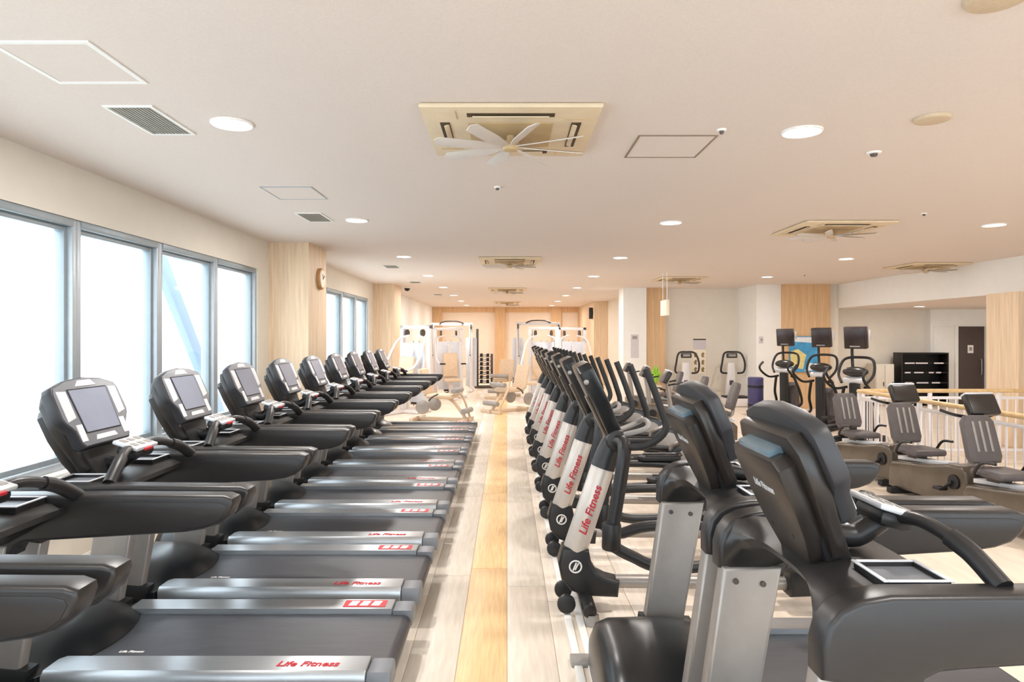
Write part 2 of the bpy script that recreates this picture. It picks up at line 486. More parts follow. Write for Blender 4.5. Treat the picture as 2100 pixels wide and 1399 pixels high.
def make_treadmill(end, lettered=True, console_u=0.66):
    CO.x = console_u
    T = thing('treadmill', 'x', 'treadmill')
    # chassis, feet
    m = MB().bx(.12, end - .06, -.37, .37, .07, .165, .02)
    m.build('chassis', 'soft_black', T)
    for u in (.22, end - .25):
        for v in (-.3, .3):
            MB().cyl((u, v, 0), (u, v, .075), .035, .03, 12).build('foot', 'soft_black', T)
    # running belt wrapped over the rear roller
    r = .045
    pr = [(.5, .115)] + [(end - .07 + math.sin(a) * r, .16 - math.cos(a) * r) for a in [PI * k / 8 for k in range(9)]] + [(.5, .205)]
    MB().prism(pr, h0=-.262, h1=.262).build('belt', 'belt_rubber', T)
    for sv in (-1, 1):
        v0, v1 = sorted((sv * .27, sv * .425))
        rail = MB().prism([(v0, .15), (v1, .15), (v1, .21), (v1 - .02 if sv > 0 else v1, .235), (v0 + .0 if sv > 0 else v0 + .02, .235), (v0, .21)], ax=(0, 1, 0), ay=(0, 0, 1), an=(1, 0, 0), h0=.60, h1=end - .13, bevel=.006).build('side_rail', 'silver_rail', T)
        MB().prism([(v0, .14), (v1, .14), (v1, .20), (v1 - .02 if sv > 0 else v1, .225), (v0 if sv > 0 else v0 + .02, .225), (v0, .20)], ax=(0, 1, 0), ay=(0, 0, 1), an=(1, 0, 0), h0=end - .13, h1=end - .02, bevel=.012).build('rail_end_cap', 'rail_cap', T)
        if not lettered:
            continue
        if sv < 0:
            t = link('red_lettering', TXT_RED, 'red_print', rail)
            orient(t, (end - .40, -.35, .2362), (1, 0, 0), (0, 1, 0))
        else:
            lb = MB().bx(end - .40, end - .17, .295, .385, .2352, .2372).build('red_sticker', 'red_print', rail)
            for k in range(3):
                u = end - .375 + .062 * k
                MB().prism([(u, .31), (u + .045, .31), (u + .055, .37), (u + .012, .37)], ax=(1, 0, 0), ay=(0, 1, 0), an=(0, 0, 1), h0=.2372, h1=.2385).build('white_mark', 'white_print', rail)
    # motor hood, rounded in plan and section
    rings = []
    for k in range(17):
        q = -1 + 2 * k / 16
        v = q * .425
        e = (1 - abs(q) ** 4)
        uf = .05 - .05 * e
        ur = .58 + .15 * (1 - q * q)
        top = .20 + .13 * (1 - abs(q) ** 3.0)
        prof = [(0, .08), (0, .16), (.05, .6 * top + .08), (.15, .88 * top + .03), (.35, top), (.55, top), (.75, .85 * top + .03), (.92, .40 * top + .122), (1, .21), (1, .08)]
        rings.append([(uf + (ur - uf) * a, v, z) for a, z in prof])
    MB().loft(rings).build('motor_hood', 'hood_plastic', T, angle=50)
    if lettered:
        link('belt_lettering', TXT_WHITE, 'white_print', T, (.86, -.165, .2058))
    # uprights
    for sv in (-1, 1):
        up = MB().prism([(.30, .20), (.50, .20), (.615, .85), (.395, .85)], h0=sv * .385 - .035, h1=sv * .385 + .035, bevel=.016, seg=3).build('upright', 'silver_paint', T)
        MB().prism([(.27, .16), (.53, .16), (.55, .24), (.285, .265)], h0=sv * .385 - .044, h1=sv * .385 + .044, bevel=.012).build('upright_foot', 'soft_black', T)
        for u, z in ((.44, .80), (.54, .79)):
            MB().cyl((u, sv * .35, z), (u, sv * .343, z), .011, seg=10).build('bolt', 'steel_dark', up)
        a = MB().prism(ARM, h0=sv * .415 - .05, h1=sv * .415 + .05, bevel=.022, seg=3).build('arm', 'charcoal', T)
        MB().prism(ARMP, h0=sv * .362, h1=sv * .40, bevel=.005).build('arm_panel', 'charcoal_panel', a)
    # dashboard arch between the arms
    rings = []
    for k in range(21):
        q = -1 + 2 * k / 20
        v = q * .375
        a = abs(q)
        zb = .975 - .15 * a ** 5
        uf = .47 - .075 * a ** 3
        zt = 1.036
        rings.append([(uf + .02, v, zb), (uf, v, zb + .03), (uf + .005, v, .5 * (zb + zt)), (uf + .05, v, zt - .015), (uf + .11, v, zt), (.80, v, zt - .012), (.845, v, zt - .03), (.85, v, .985), (.80, v, .965), (uf + .16, v, zb)])
    MB().loft(rings).build('dashboard', 'charcoal', T, angle=45)
    for sv in (-1, 1):
        v0, v1 = sorted((sv * .19, sv * .355))
        z = 1.050
        tr = MB().bx(.60, .775, v0, v0 + .006, 1.02, z).bx(.60, .775, v1 - .006, v1, 1.02, z).bx(.60, .606, v0 + .006, v1 - .006, 1.02, z).bx(.769, .775, v0 + .006, v1 - .006, 1.02, z).build('cup_tray', 'charcoal', T)
        rim = MB()
        rim.bx(.594, .607, v0 - .006, v1 + .006, z, z + .005, .002).bx(.768, .781, v0 - .006, v1 + .006, z, z + .005, .002)
        rim.bx(.607, .768, v0 - .006, v0 + .007, z, z + .005, .002).bx(.607, .768, v1 - .007, v1 + .006, z, z + .005, .002)
        rim.build('tray_rim', 'silver_panel', tr)
        MB().bx(.606, .769, v0 + .006, v1 - .006, 1.035, 1.038).build('tray_well', 'rail_cap', tr)
    # console
    out = [(-.185, 0), (-.205, .02), (-.215, .085), (-.262, .135), (-.272, .16), (-.268, .285), (-.25, .312), (-.15, .342), (0, .355), (.15, .342), (.25, .312), (.268, .285), (.272, .16), (.262, .135), (.215, .085), (.205, .02), (.185, 0)]
    C = MB().prism(out, o=CO, ax=(0, 1, 0), ay=CT, an=CN, h0=-.055, h1=0, bevel=.010).build('console', 'console_body', T)
    MB().prism([(v * .955, .008 + q * .955) for v, q in out], o=CO, ax=(0, 1, 0), ay=CT, an=CN, h0=-.002, h1=.0015, bevel=.001).build('face_plate', 'console_grey', C)
    MB().prism([(-.145, .065), (.145, .065), (.158, .295), (-.158, .295)], o=CO, ax=(0, 1, 0), ay=CT, an=CN, h0=0, h1=.003).build('screen_bezel', 'soft_black', C)
    MB().prism([(-.136, .072), (.136, .072), (.148, .288), (-.148, .288)], o=CO, ax=(0, 1, 0), ay=CT, an=CN, h0=.003, h1=.006).build('screen', 'screen_glass', C)
    for sv in (-1, 1):
        v0, v1 = sorted((sv * .17, sv * .236))
        MB().prism([(v0, .135), (v1, .15), (v1, .285), (v0, .29)], o=CO, ax=(0, 1, 0), ay=CT, an=CN, h0=0, h1=.004, bevel=.001).build('button_panel', 'silver_panel', C)
        v0, v1 = sorted((sv * .152, sv * .196))
        MB().prism([(v0, .03), (v1, .03), (v1, .115), (v0, .115)], o=CO, ax=(0, 1, 0), ay=CT, an=CN, h0=0, h1=.004, bevel=.001).build('button_strip', 'silver_panel', C)
    MB().prism([(-.09, .026), (.09, .026), (.075, .05), (-.075, .05)], o=CO, ax=(0, 1, 0), ay=CT, an=CN, h0=0, h1=.004, bevel=.001).build('bottom_plate', 'silver_panel', C)
    MB().prism([(-.085, .305), (.085, .305), (.05, .335), (-.05, .335)], o=CO, ax=(0, 1, 0), ay=CT, an=CN, h0=0, h1=.004, bevel=.001).build('top_plate', 'silver_panel', C)
    # back housing: two stepped shells tapering to the neck
    b1 = [(-.15, -.10), (-.20, .02), (-.235, .12), (-.24, .25), (-.20, .30), (.20, .30), (.24, .25), (.235, .12), (.20, .02), (.15, -.10)]
    MB().prism(b1, o=CO, ax=(0, 1, 0), ay=CT, an=CN, h0=-.105, h1=-.05, bevel=.014).build('console_shell', 'console_back', T)
    b2 = [(-.09, -.15), (-.16, -.02), (-.19, .10), (-.195, .215), (-.17, .245), (.17, .245), (.195, .215), (.19, .10), (.16, -.02), (.09, -.15)]
    bk = MB().prism(b2, o=CO, ax=(0, 1, 0), ay=CT, an=CN, h0=-.165, h1=-.10, bevel=.018).build('console_back_cover', 'console_back', T)
    MB().prism([(-.13, .222), (.13, .222), (.13, .262), (-.13, .262)], o=CO, ax=(0, 1, 0), ay=CT, an=CN, h0=-.15, h1=-.10, bevel=.006).build('vent_strip', 'vent_blue_reflection', bk)
    t = link('back_lettering', TXT_BACK, 'silver_panel', bk)
    orient(t, cpt(0, .13, -.1655), (0, -1, 0), CT)
    for v in (-.08, .08):
        MB().cyl(cpt(v, -.02, -.1655), cpt(v, -.02, -.162), .008, seg=10).build('screw', 'soft_black', bk)
    nk = MB().prism([(-.12, -.16), (-.16, 0), (.16, 0), (.12, -.16)], o=CO, ax=(0, 1, 0), ay=CT, an=CN, h0=-.12, h1=-.04, bevel=.012)
    nk.build('console_neck', 'soft_black', T)
    # sensor bar
    hub = (.80, 0, 1.13)
    MB().box((.79, 0, 1.135), (.11, .17, .05), .02, rot=Matrix.Rotation(.25, 3, 'Y')).tube([(.62, 0, 1.08), (.70, 0, 1.07), (.78, 0, 1.12)], .035, 10).build('sensor_mount', 'black_plastic', T)
    pad = MB().box((.79, 0, 1.168), (.13, .20, .02), .008, rot=Matrix.Rotation(.3, 3, 'Y')).build('button_pad', 'silver_panel', T)
    R = Matrix.Rotation(.3, 3, 'Y')
    for du in (-.03, .025):
        for v in (-.06, 0, .06):
            MB().box(Vector((.79, 0, 1.168)) + R @ Vector((du, v, .011)), (.03, .035, .004), .001, rot=R).build('key', 'grey_plastic', pad)
    MB().box(Vector((.79, 0, 1.168)) + R @ Vector((.068, 0, -.004)), (.012, .07, .014), .003, rot=R).build('stop_tab', 'red_print', pad)
    for sv in (-1, 1):
        st = MB().tube([(.80, sv * .06, 1.145), (.825, sv * .15, 1.155), (.86, sv * .27, 1.12), (.885, sv * .39, 1.05)], .021, 10).build('strut', 'charcoal', T)
        MB().tube([(.85, sv * .235, 1.133), (.868, sv * .30, 1.106), (.885, sv * .392, 1.048)], .028, 12).build('grip_sleeve', 'black_plastic', st)
    return T

TX0 = -2.64
tmA = make_treadmill(2.15)
tmA.location = (TX0, 1.40, 0)
N_T = 11
for k in range(N_T):
    o = tmA if k == 0 else copy_tree(tmA)
    o.location = (TX0, 1.40 + 1.0 * k, 0)
    i = N_T - k            # counted from the weight machines
    lab = 'black treadmill with silver side rails at the window, %s from the weight machines' % ORD[i - 1] if i > 1 else 'black treadmill closing the window row right next to the weight machines'
    tag(o, lab, 'treadmill', 'treadmills in the window row')
RX0 = 0.40
tmB = make_treadmill(1.88, False, 0.615)
tmB.location = (RX0, 2.16, 0)
tag(tmB, 'black treadmill seen from behind its console, second from the cross trainers', 'treadmill', 'treadmills across the aisle')
tmB2 = copy_tree(tmB)
tmB2.location = (RX0, 3.15, 0)
tag(tmB2, 'black treadmill seen from behind its console, next to the cross trainers', 'treadmill', 'treadmills across the aisle')
# power cables hanging below the near treadmills
for k, (x, y) in enumerate([(-2.40, 2.9), (-2.42, 3.9)]):
    c = MB().tube([(WL + .001, y + .05, .45), (WL + .14, y + .02, .44), (WL + .25, y - .04, .36), (WL + .30, y - .06, .18), (WL + .26, y - .06, .012)], .009, 6).build('power_cable', 'cable_black')
    MB().bx(WL + .001, WL + .05, y + .0, y + .09, .40, .50, .008).build('plug', 'cable_black', c)
    tag(c, 'dark power cable plugged into the window wall behind the %s treadmill from the weight machines' % ORD[N_T - 1 - (k + 1)], 'cable', 'treadmill power cables')

# ------------------------------------------------------------------ cross trainer
def make_cross_trainer():
    T = thing('cross_trainer', 'x', 'cross trainer')
    MB().prism([(.03, .40), (.0, .30), (.02, .20), (.08, .13), (.16, .10), (.37, .09), (.38, .19), (.30, .21), (.24, .24), (.205, .30), (.19, .38)], h0=-.076, h1=.076, bevel=.022, seg=3).build('boot', 'black_plastic', T)
    p0, p1 = Vector((.11, 0, .37)), Vector((.285, 0, .89))
    dv = (p1 - p0).normalized()
    tb = MB().cyl(p0, p1, .076, .073, 24, .004).build('front_post', 'tube_silver', T)
    side = dv.cross(Vector((0, 1, 0))).normalized()
    mid = (p0 + p1) / 2
    for sv in (-1, 1):
        t = link('red_lettering', TXT_TUBE, 'red_print', tb)
        orient(t, mid + Vector((0, sv * .0755, 0)), dv, dv.cross(Vector((0, sv, 0))) * -1)
    ring = MB().tube([(.105 + .036 * math.cos(a), -.0775, .285 + .036 * math.sin(a)) for a in [2 * PI * k / 12 for k in range(12)]], .005, 6, 2, closed=True)
    ring.tube([(.09, -.0775, .262), (.10, -.0775, .285), (.11, -.0775, .31)], .005, 6, 2).tube([(.103, -.0775, .265), (.112, -.0775, .285), (.124, -.0775, .305)], .005, 6, 2)
    ring.build('round_emblem', 'white_print', T)
    MB().tube([p1 - dv * .01, p1 + dv * .06, (.335, 0, 1.02), (.36, 0, 1.06)], [.078, .064], 16, 4).cyl((.36, -.11, 1.06), (.36, .11, 1.06), .068, seg=20, bevel=.012).build('pivot_collar', 'black_plastic', T)
    # console mast and console
    a, b = Vector((.36, 0, 1.08)), Vector((.13, 0, 1.55))
    t = (b - a).normalized()
    n = Vector((t.z, 0, -t.x)) * 1.0
    cs = MB().prism([(-.06, -.03), (-.10, .10), (-.19, .22), (-.20, .46), (-.16, .50), (.16, .50), (.20, .46), (.19, .22), (.10, .10), (.06, -.03)], o=a, ax=(0, 1, 0), ay=t, an=n, h0=-.045, h1=.045, bevel=.014).build('console', 'hood_plastic', T)
    MB().prism([(-.13, .22), (.13, .22), (.14, .44), (-.14, .44)], o=a, ax=(0, 1, 0), ay=t, an=n, h0=.045, h1=.049).build('screen', 'screen_glass', cs)
    MB().prism([(-.03, -.02), (-.05, .30), (.05, .30), (.03, -.02)], o=a, ax=(0, 1, 0), ay=t, an=n, h0=-.062, h1=-.045, bevel=.005).build('spine', 'bike_brown', cs)
    for sv in (-1, 1):
        MB().ball(a + t * .40 - n * .03 + Vector((0, sv * .203, 0)), .016, seg=8).build('cup_knob', 'grey_plastic', cs)
    MB().tube([(.40, -.10, 1.10), (.52, -.14, 1.14), (.55, -.08, 1.17), (.55, .08, 1.17), (.52, .14, 1.14), (.40, .10, 1.10)], .016, 8).build('fixed_handlebar', 'grey_plastic', T)
    # main rail, feet, wheels
    MB().cyl((.36, 0, .17), (1.95, 0, .15), .042, seg=14).build('main_rail', 'silver_paint', T)
    MB().cyl((.17, -.27, .085), (.17, .27, .085), .042, seg=14, bevel=.008).build('front_stabiliser', 'black_plastic', T)
    for v in (-.25, .25):
        MB().cyl((.19, v, 0), (.19, v, .06), .045, .035, 14).build('foot', 'grey_plastic', T)
    for v in (-.12, .12):
        MB().cyl((.045, v - .02, .074), (.045, v + .02, .074), .056, seg=18, bevel=.008).build('transport_wheel', 'black_plastic', T)
    MB().bx(1.90, 2.0, -.30, .30, 0, .12, .02).build('rear_stabiliser', 'black_plastic', T)
    hs = MB().prism([(1.42, .10), (1.42, .34), (1.50, .50), (1.66, .58), (1.82, .54), (1.93, .42), (1.96, .12)], h0=-.11, h1=.11, bevel=.03, seg=3).build('drive_housing', 'hood_plastic', T)
    for sv in (-1, 1):
        MB().cyl((1.68, sv * .11, .36), (1.68, sv * .135, .36), .15, seg=24, bevel=.008).build('crank_disc', 'grey_plastic', hs)
    for sv in (-1, 1):
        v = sv * .225
        ma = MB().tube([(.36, v * .55, 1.06), (.38, v, 1.02), (.31, v * 1.05, .58), (.30, v * 1.05, .50)], .040, 12, 4)
        ma.cyl((.302, v * 1.05, .60), (.30, v * 1.05, .44), .056, seg=14, bevel=.01)
        ma.build('swing_arm', 'black_plastic', T)
        MB().tube([(.37, v * .9, 1.04), (.50, v * 1.2, 1.06), (.61, v * 1.25, 1.15), (.585, v * 1.2, 1.28), (.50, v * 1.15, 1.51)], .021, 10).build('handle', 'soft_black', T)
        ph = .06 * sv
        lv = MB().tube([(.31, v * 1.05, .46), (.42, v * 1.02, .40), (.62, v, .39 + ph), (1.1, v * .9, .40 + ph), (1.66, v * .72, .36 + ph)], .036, 10).build('pedal_lever', 'black_plastic', T)
        pd = MB().prism([(1.0, -.075), (1.34, -.075), (1.37, -.04), (1.37, .04), (1.34, .075), (1.0, .075), (.96, .03), (.96, -.03)], o=(0, v, 0), ax=(1, 0, 0), ay=(0, 1, 0), an=(0, 0, 1), h0=.435 + ph, h1=.475 + ph, bevel=.012).build('pedal', 'soft_black', T)
        MB().tube([(1.02, v - .07, .485 + ph), (1.34, v - .07, .485 + ph), (1.37, v, .50 + ph), (1.34, v + .07, .485 + ph), (1.02, v + .07, .485 + ph)], .009, 6).build('pedal_lip', 'charcoal', pd)
    return T
ct = make_cross_trainer()
N_C = 8
for k in range(N_C):
    o = ct if k == 0 else copy_tree(ct)
    o.location = (0.315, 4.27 + 1.08 * k, 0)
    lab = 'black and silver cross trainer with red lettering, %s from the aisle treadmills' % ORD[k] if k else 'black and silver cross trainer with red lettering, standing next to the aisle treadmills'
    tag(o, lab, 'cross trainer', 'cross trainers along the aisle')

# white cable duct on the floor
dct = thing('cable_duct', 'long white twin cable duct on the floor under the cross trainer fronts', 'cable duct', (0, 0, 0))
for x in (.345, .415):
    MB().bx(x, x + .042, 1.2, 13.2, 0, .012, .004).build('duct_strip', 'white_paint', dct)
bxm = MB().bx(.33, .47, 3.50, 3.60, 0, .03, .006).build('junction_box', 'grey_plastic', dct)

# ------------------------------------------------------------------ recumbent bikes
def make_bike():
    T = thing('recumbent_bike', 'x', 'exercise bike')
    # rider faces -y
    MB().prism([(-.86, .06), (-.86, .40), (-.80, .46), (-.60, .45), (-.35, .40), (.20, .34), (.26, .28), (.26, .06)], ax=(0, 1, 0), ay=(0, 0, 1), an=(1, 0, 0), h0=-.17, h1=.17, bevel=.03, seg=3).build('body', 'bike_brown', T)
    for y in (-.76, .15):
        MB().bx(-.24, .24, y - .04, y + .04, 0, .065, .015).build('floor_bar', 'soft_black', T)
    MB().prism([(-.50, .405), (.25, .345), (.25, .385), (-.50, .445)], ax=(0, 1, 0), ay=(0, 0, 1), an=(1, 0, 0), h0=-.06, h1=.06, bevel=.008).build('seat_track', 'silver_panel', T)
    MB().box((0, .02, .42), (.12, .16, .07), .012).build('seat_carriage', 'steel_dark', T)
    MB().box((0, -.02, .478), (.36, .36, .07), .03, seg=3).build('seat', 'bike_seat', T)
    bt = Vector((0, .13, .44)).normalized(); bn = Vector((0, -.44, .13)).normalized()
    bk = MB().prism([(-.14, 0), (-.165, .06), (-.155, .38), (-.11, .44), (.11, .44), (.155, .38), (.165, .06), (.14, 0)], o=(0, .17, .54), ax=(1, 0, 0), ay=bt, an=bn, h0=-.04, h1=.03, bevel=.018, seg=3).build('backrest', 'bike_seat', T)
    for x in (-.07, 0, .07):
        MB().prism([(x - .012, .10), (x + .012, .10), (x + .012, .38), (x - .012, .38)], o=(0, .17, .54), ax=(1, 0, 0), ay=bt, an=bn, h0=.03, h1=.036, bevel=.002).build('back_rib', 'grey_plastic', bk)
    MB().tube([(0, .12, .42), (0, .22, .46), (0, .24, .62)], .03, 10).build('back_bracket', 'silver_paint', T)
    for sv in (-1, 1):
        MB().tube([(sv * .10, .05, .44), (sv * .22, .05, .46), (sv * .235, -.05, .58), (sv * .23, -.20, .60)], .014, 8).build('side_handle', 'black_plastic', T)
        MB().cyl((sv * .17, -.72, .30), (sv * .19, -.72, .30), .07, seg=18).tube([(sv * .20, -.72, .30), (sv * .21, -.72 - sv * .10, .22)], .014, 8, 1).bx(sv * .20 - .0, sv * .20 + sv * .09, -.77 - sv * .10, -.67 - sv * .10, .205, .235, .008).build('pedal', 'soft_black', T)
    MB().tube([(0, -.74, .42), (0, -.77, .70), (0, -.82, .98)], [.05, .035], 12).build('mast', 'silver_paint', T)
    R = Matrix.Rotation(math.radians(-28), 3, 'X')
    cs = MB().box((0, -.84, 1.05), (.31, .08, .21), .025, rot=R, seg=3).build('console', 'console_back', T)
    MB().box(Vector((0, -.84, 1.05)) + R @ Vector((0, .042, .01)), (.24, .006, .14), .001, rot=R).build('screen', 'screen_glass', cs)
    MB().box(Vector((0, -.84, 1.05)) + R @ Vector((0, .0, .108)), (.29, .07, .02), .006, rot=R).build('top_shelf', 'silver_panel', cs)
    MB().tube([(-.02, -.80, .92), (-.20, -.76, .95), (-.24, -.62, .98)], .015, 8).tube([(.02, -.80, .92), (.20, -.76, .95), (.24, -.62, .98)], .015, 8).build('front_handlebar', 'black_plastic', T)
    return T
bike = make_bike()
spots = [(4.40, 6.08, math.radians(6), 'grey recumbent bike with brown body beside the railing, farthest from the elliptical climbers'),
         (4.40, 7.3, math.radians(6), 'grey recumbent bike with brown body between two others beside the white railing'),
         (4.40, 8.56, math.radians(6), 'grey recumbent bike with brown body by the railing corner, nearest the elliptical climbers'),
         (2.75, 10.9, PI / 2 * -1, 'recumbent bike behind the cross trainers, first of three from the treadmills'),
         (2.75, 12.6, PI / 2 * -1, 'recumbent bike behind the cross trainers, middle one of three'),
         (2.75, 14.4, PI / 2 * -1, 'recumbent bike behind the cross trainers, last of three towards the wooden wall')]
for i, (x, y, rz, lab) in enumerate(spots):
    o = bike if i == 0 else copy_tree(bike)
    o.location = (x + (0.62 if rz < 0 else 0), y, 0)
    o.rotation_euler = (0, 0, rz)
    tag(o, lab, 'exercise bike', 'recumbent bikes beside the railing' if rz > 0 else 'recumbent bikes behind the cross trainers')

# ------------------------------------------------------------------ elliptical climbers with televisions
def make_climber():
    T = thing('elliptical_climber', 'x', 'cross trainer')
    MB().bx(-.55, .55, -.30, -.20, 0, .08, .02).bx(-.55, .55, .20, .30, 0, .08, .02).bx(-.06, .5, -.2, .2, .02, .10, .02).build('base', 'soft_black', T)
    MB().prism([(-.10, .08), (.12, .08), (.02, .95), (-.12, .95)], h0=-.07, h1=.07, bevel=.025).build('post', 'black_plastic', T)
    MB().prism([(.10, .10), (.44, .10), (.36, .62), (.24, .74), (.12, .60)], h0=-.14, h1=.14, bevel=.04, seg=3).build('shroud', 'bike_seat', T)
    cs = MB().ball((-.02, 0, 1.13), .20, (.55, 1.0, .42), 18).build('console', 'console_back', T)
    MB().box((-.06, 0, 1.0), (.12, .34, .09), .035, rot=Matrix.Rotation(-.4, 3, 'Y')).build('console_tray', 'silver_panel', cs)
    MB().tube([(-.08, -.19, .95), (.0, -.27, 1.10), (.10, -.22, 1.32), (.13, 0, 1.36), (.10, .22, 1.32), (.0, .27, 1.10), (-.08, .19, .95)], .022, 8).build('handle_loop', 'soft_black', T)
    for sv in (-1, 1):
        v = sv * .27
        MB().tube([(.0, v * .5, .88), (-.15, v, .86), (-.42, v * 1.1, .98), (-.50, v * 1.1, 1.08), (-.36, v * 1.1, 1.17)], .022, 8).build('swing_handle', 'soft_black', T)
        MB().tube([(.0, v * .7, .86), (.10, v, .55), (.16, v, .30), (-.25, v, .22)], .026, 8).build('swing_arm', 'black_plastic', T)
        MB().box((-.32, v, .25), (.34, .14, .05), .015).build('pedal', 'soft_black', T)
    MB().tube([(.05, 0, .95), (.16, .10, 1.10), (.18, .13, 1.45), (.14, .10, 1.62)], .024, 8).build('screen_pole', 'black_plastic', T)
    R = Matrix.Rotation(math.radians(0), 3, 'Z')
    tv = MB().box((.08, .03, 1.68), (.10, .35, .36), .015, rot=Matrix.Rotation(-.12, 3, 'Y')).build('television', 'screen_dark', T)
    MB().box((.025, .03, 1.69), (.008, .30, .27), .001, rot=Matrix.Rotation(-.12, 3, 'Y')).build('screen', 'screen_dark', tv)
    MB().box((.035, .03, 1.535), (.008, .16, .02), .001, rot=Matrix.Rotation(-.12, 3, 'Y')).build('name_plate', 'grey_plastic', tv)
    MB().box((.115, -.175, 1.72), (.06, .012, .16), .003).build('side_strip', 'silver_panel', tv)
    return T
cl = make_climber()
for i, (x, y, lab) in enumerate([(5.62, 11.0, 'black elliptical climber with small television, nearest the railing corner'),
                                 (5.80, 12.6, 'black elliptical climber with small television, middle one of three'),
                                 (5.78, 14.2, 'black elliptical climber with small television, beside the navy mat roll')]):
    o = cl if i == 0 else copy_tree(cl)
    o.location = (x, y, 0)
    o.rotation_euler = (0, 0, math.radians(42))
    tag(o, lab, 'cross trainer', 'elliptical climbers with televisions')

# ------------------------------------------------------------------ stair railing
def make_rail(label, p, q, lodge):
    T = thing('stair_railing', label, 'railing', (p[0], p[1], 0), 'stair railings')
    dv = Vector((q[0] - p[0], q[1] - p[1], 0))
    L = dv.length
    dv.normalize()
    T.rotation_euler = (0, 0, math.atan2(dv.y, dv.x))
    MB().tube([(0, 0, .93), (L, 0, .93)], .028, 12, 1).build('handrail', 'handrail_wood', T)
    MB().bx(0, L, -.016, .016, .81, .85, .004).build('upper_rail', 'white_metal', T)
    MB().bx(0, L, -.016, .016, .075, .11, .004).build('lower_rail', 'white_metal', T)
    n = int(L / .118)
    bal = None
    for i in range(1, n):
        x = L * i / n
        if i % 8 == 0:
            MB().bx(x - .022, x + .022, -.022, .022, 0, .905, .004).build('post', 'white_metal', T)
            continue
        if bal is None:
            b = MB().cyl((0, 0, .11), (0, 0, .81), .010, seg=8).build('baluster', 'white_metal', T)
            bal = b.data
            b.location = (x, 0, 0)
        else:
            link('baluster', bal, None, T, (x, 0, 0))
    for x in (.025, L - .025):
        MB().bx(x - .022, x + .022, -.022, .022, 0, .905, .004).build('post', 'white_metal', T)
    return T
make_rail('white baluster railing with wooden handrail running behind the recumbent bikes', (4.95, 4.4), (4.95, 9.62), 0)
make_rail('white baluster railing with wooden handrail crossing towards the lobby column', (5.01, 9.66), (8.9, 9.66), 0)

# ------------------------------------------------------------------ ceiling fittings
def cx(px, py):                   # ceiling point seen at a pixel of the photograph
    d = FPX * (H - EYE) / (690.0 - py)
    return (px - 1040.0) * d / FPX, d
def make_downlight():
    T = thing('downlight', 'x', 'ceiling light')
    m = MB()
    m.tube([(.112 * math.cos(a), .112 * math.sin(a), -.004) for a in [2 * PI * k / 20 for k in range(20)]], .009, 6, 1, closed=True)
    m.build('trim_ring', 'white_paint', T)
    MB().cyl((0, 0, -.004), (0, 0, -.001), .105, seg=28).build('lens', 'lamp_glow', T)
    return T
dl = make_downlight()
first = True
rows = [(-1.6, 'window-side'), (1.78, 'middle'), (5.4, 'railing-side')]
LI = bpy.data.lights.new('downlight_beam', 'AREA')
LI.shape = 'DISK'
LI.size = 0.17
LI.energy = LAMP_W
LI.color = (1.0, 0.955, 0.915)
for x, nm in rows:
    ys = [3.97 + 3.3 * k + (0.15 if x > 0 else 0) + (0.15 if x > 3 else 0) for k in range(8)]
    ys = [y - 3.3 for y in ys[:1]] + ys
    if x > 5:
        ys = ys[:5]
    if x > 1.7 and x < 2:
        ys = ys
    for k, y in enumerate(ys):
        o = dl if first else copy_tree(dl)
        first = False
        o.location = (x, y, H)
        i = len(ys) - 1 - k
        tag(o, 'round ceiling downlight of the %s row, %s counted from the far end' % (nm, ORD[i]), 'ceiling light', 'ceiling downlights')
        lo = bpy.data.objects.new('downlight_beam', LI)
        col.objects.link(lo)
        lo.parent = o
        lo.location = (0, 0, -.012)
o = copy_tree(dl)
o.location = (9.3, 15.4, 2.38)
tag(o, 'round downlight in the lower lobby ceiling', 'ceiling light', 'lobby downlights')
for ch in list(o.children):
    pass
for (x, y) in ((9.6, 12.0), (11.4, 14.5)):
    o2 = copy_tree(o)
    o2.location = (x, y, 2.38)
    tag(o2, 'round downlight in the lower lobby ceiling, over the %s' % ('lobby door' if x > 10 else 'lobby floor behind the wooden column'), 'ceiling light', 'lobby downlights')

